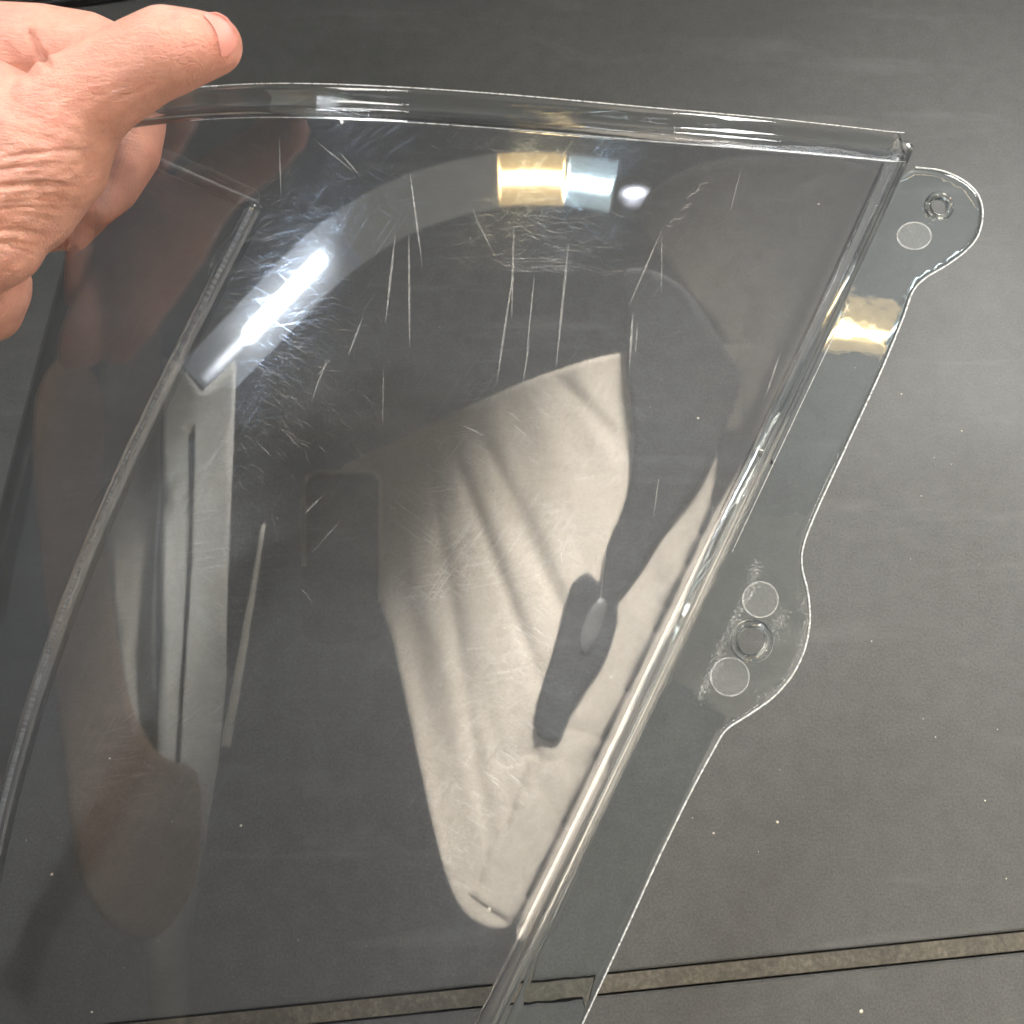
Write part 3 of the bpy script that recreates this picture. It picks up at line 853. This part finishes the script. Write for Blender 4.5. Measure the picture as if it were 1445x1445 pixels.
mirrored('draped_cloth', cloth, .95, M_CLOTH, step=9, disp_=fold, thick=.003,
         label='wrinkled beige cloth hanging beside the photographer, mirrored in the clear panel', cat='cloth')
M_BLACK = plain('black_webbing', (.02, .022, .024), .6, bump=(200, .3, .001))
strap = smooth_closed([(885, 380), (960, 400), (1030, 500), (1045, 545), (1010, 640), (985, 690), (940, 750), (895, 820), (872, 850), (872, 880), (855, 930), (830, 970), (805, 1010),
                       (790, 1045), (760, 1040), (757, 1000), (775, 940), (795, 870), (808, 825), (830, 808), (848, 820), (858, 770), (880, 715), (893, 660), (893, 600), (884, 520), (883, 440)], 3)
st = mirrored('tool_strap', strap, .938, M_BLACK, step=11, thick=.008, label='black strap with a grey buckle hanging in front of the beige cloth', cat='strap')
mirrored('buckle', circle(838, 882, 13, 40, 20, .35), .928, plain('grey_metal', (.45, .46, .46), .3, .8), st, step=8)
# smartphone just behind the lens, screen towards the photographer
def plane_hit(px, py, zc):
    r = bounce(px, py); o, d = r
    t = (zc - (o - CP).dot(FW)) / d.dot(FW)
    return o + d * t
phone_out = [(428, 700), (430, 676), (442, 666), (480, 665), (522, 665), (535, 673), (537, 700), (537, 780), (536, 860), (532, 900), (432, 900), (428, 800)]
def phone_piece(name, out_, z0, m, parent=None, thick=.008, **kw):
    vs_, fs_ = sheet_from_outline(out_, [], 16)
    o = link(name, mesh(name, [plane_hit(v.x, v.y, z0) for v in vs_], fs_), m, parent, smooth=False, **kw)
    s_ = o.modifiers.new('s', 'SOLIDIFY'); s_.thickness = thick; s_.offset = 0; apply_mods(o)
    return o
phone = phone_piece('smartphone', smooth_closed(phone_out, 3), -.016, plain('phone_glass', (.015, .016, .018), .12),
                    label='dark smartphone taking the picture, mirrored in the clear panel', cat='smartphone')
rim_c = [(429, 800), (428, 700), (431, 676), (444, 667), (480, 666), (522, 666), (534, 674), (537, 700), (537, 850)]
phone_piece('phone_frame', band(rim_c, 3.2), -.013, plain('frame_highlight', (.95, .88, .70), .35, .2), phone, .004)  # pale yellow colour stands in for the lamp highlight on the frame

M_WALL = plain('painted_post', (.55, .55, .52), .5, bump=(6, .2, .01))
mirrored('board', smooth_closed([(900, 300), (980, 235), (1100, 222), (1225, 240), (1222, 340), (1170, 470), (1110, 590), (1070, 640), (1050, 600), (1040, 500), (960, 400)], 3), 1.15,
         plain('brown_board', (.17, .15, .125), .6), None, .02, 14, label='dull brown board leaning to the right of the black strap, mirrored in the panel', cat='board')
post = mirrored('cabinet', [(228, 506), (252, 512), (284, 552), (308, 530), (333, 505), (329, 640), (322, 800), (318, 960), (308, 1075), (262, 1445), (212, 1445), (222, 1100), (228, 900), (229, 700)], 1.15,
                M_WALL, step=16, thick=.02, label='tall grey painted cabinet standing beyond the photographer, mirrored at the bend', cat='cabinet')
mirrored('door_gap', band([(273, 600), (270, 760), (262, 900), (250, 1100)], 2.0), 1.135, plain('dark_gap', (.03, .03, .03), .6), post, .01, 8)
mirrored('edge_trim', band([(372, 740), (352, 860), (335, 960), (318, 1055)], lambda t: 3 + 4*t), 1.12, plain('pale_trim', (.8, .76, .66), .4), None, .01, 8,
         label='thin pale trim board beside the grey cabinet', cat='trim board')
mirrored('cupboard', [(140, 470), (225, 470), (226, 700), (222, 1080), (190, 1060), (165, 900), (145, 700)], 1.2, plain('brown_grey_paint', (.42, .39, .34), .6), None, .02, 14,
         label='dull brown cupboard behind the grey cabinet', cat='cupboard')
sleeve = smooth_closed([(50, 560), (100, 500), (145, 560), (142, 700), (158, 860), (185, 1000), (225, 1068), (275, 1090), (282, 1180), (272, 1250), (245, 1300), (210, 1325), (165, 1312),
                        (122, 1260), (98, 1160), (82, 1000), (62, 840), (50, 700)], 3)
mirrored('jacket_sleeve', sleeve, .75, plain('brown_jacket', (.34, .23, .16), .85, bump=(60, .4, .003)), None, .02, 14,
         label='dark brown jacket sleeve beside the bare hand, mirrored at the bend of the panel', cat='sleeve')

# ceiling light fitting with its tubes
fit = empty('light_fitting', 'long grey light fitting with white, amber and pale blue lit sections above the photographer', 'light fitting')
M_HOUS = emis('glowing_housing', (1.0, .97, .88), .72)  # faint emission stands in for light falling on the unlit housing
ctr = [(400, 420), (460, 360), (540, 305), (620, 272), (700, 255), (780, 250), (868, 262)]
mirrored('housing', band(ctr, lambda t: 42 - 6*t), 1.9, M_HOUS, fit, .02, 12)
wc = [(283, 540), (330, 492), (395, 425), (462, 358)]
def tube_glow(line, w, lo, hi, cap=14):
    L_ = np.array(line, float); A_, B_ = L_[:-1], L_[1:]
    def f(x, y):
        p = np.array((x, y)); d_ = B_ - A_
        t = np.clip(((p - A_) * d_).sum(1) / (d_ * d_).sum(1), 0, 1)
        r = np.hypot(*(A_ + d_ * t[:, None] - p).T).min()
        return lo + (1 - lo) * math.exp(-(r / w) ** 2) + hi * math.exp(-(r / (w * .30)) ** 4)
    return f
def long_glow(x, y):                  # bright middle of the tube, fading out towards both ends
    f = tube_glow([(352, 470), (395, 425), (450, 368)], 26, .30, 44)(x, y)
    g2 = tube_glow([(288, 534), (330, 492), (352, 470)], 20, .0, 3)(x, y) * .6
    s_ = 1 / (1 + math.exp((x - 474) / 7.0)) / (1 + math.exp((300 - x) / 10.0))
    return .12 + (max(f, g2) - .12) * s_
mirrored('diffuser', band([(283, 540), (330, 492), (395, 425), (462, 358), (490, 338)], 40), 1.85, glow_emis('white_diffuser', (.88, .94, 1.0), 6.0), fit, .01, 5,
         glow=long_glow)
mirrored('diffuser', band([(703, 254), (750, 252), (797, 253)], 37), 1.85, glow_emis('amber_diffuser', (1.0, .70, .32), 8.0), fit, .01, 4,
         glow=tube_glow([(710, 251), (750, 250), (793, 252)], 24, .42, 24))
mirrored('diffuser', band([(800, 254), (830, 258), (866, 265)], 35), 1.85, glow_emis('blue_diffuser', (.70, .88, .92), 6.0), fit, .01, 4,
         glow=tube_glow([(804, 255), (830, 258), (858, 263)], 22, .42, 26))
mirrored('round_lamp', circle(896, 276, 24, 17, 24, .1), 1.9, glow_emis('round_lamp', (.85, .88, 1.0), 60), None, .01, 3,
         glow=lambda x, y: math.exp(-((x-896)/12)**2 - ((y-272)/5)**2) + .12 * math.exp(-((x-894)/12)**2 - ((y-284)/6)**2) + .004,
         label='small round white lamp beyond the end of the long fitting', cat='lamp')
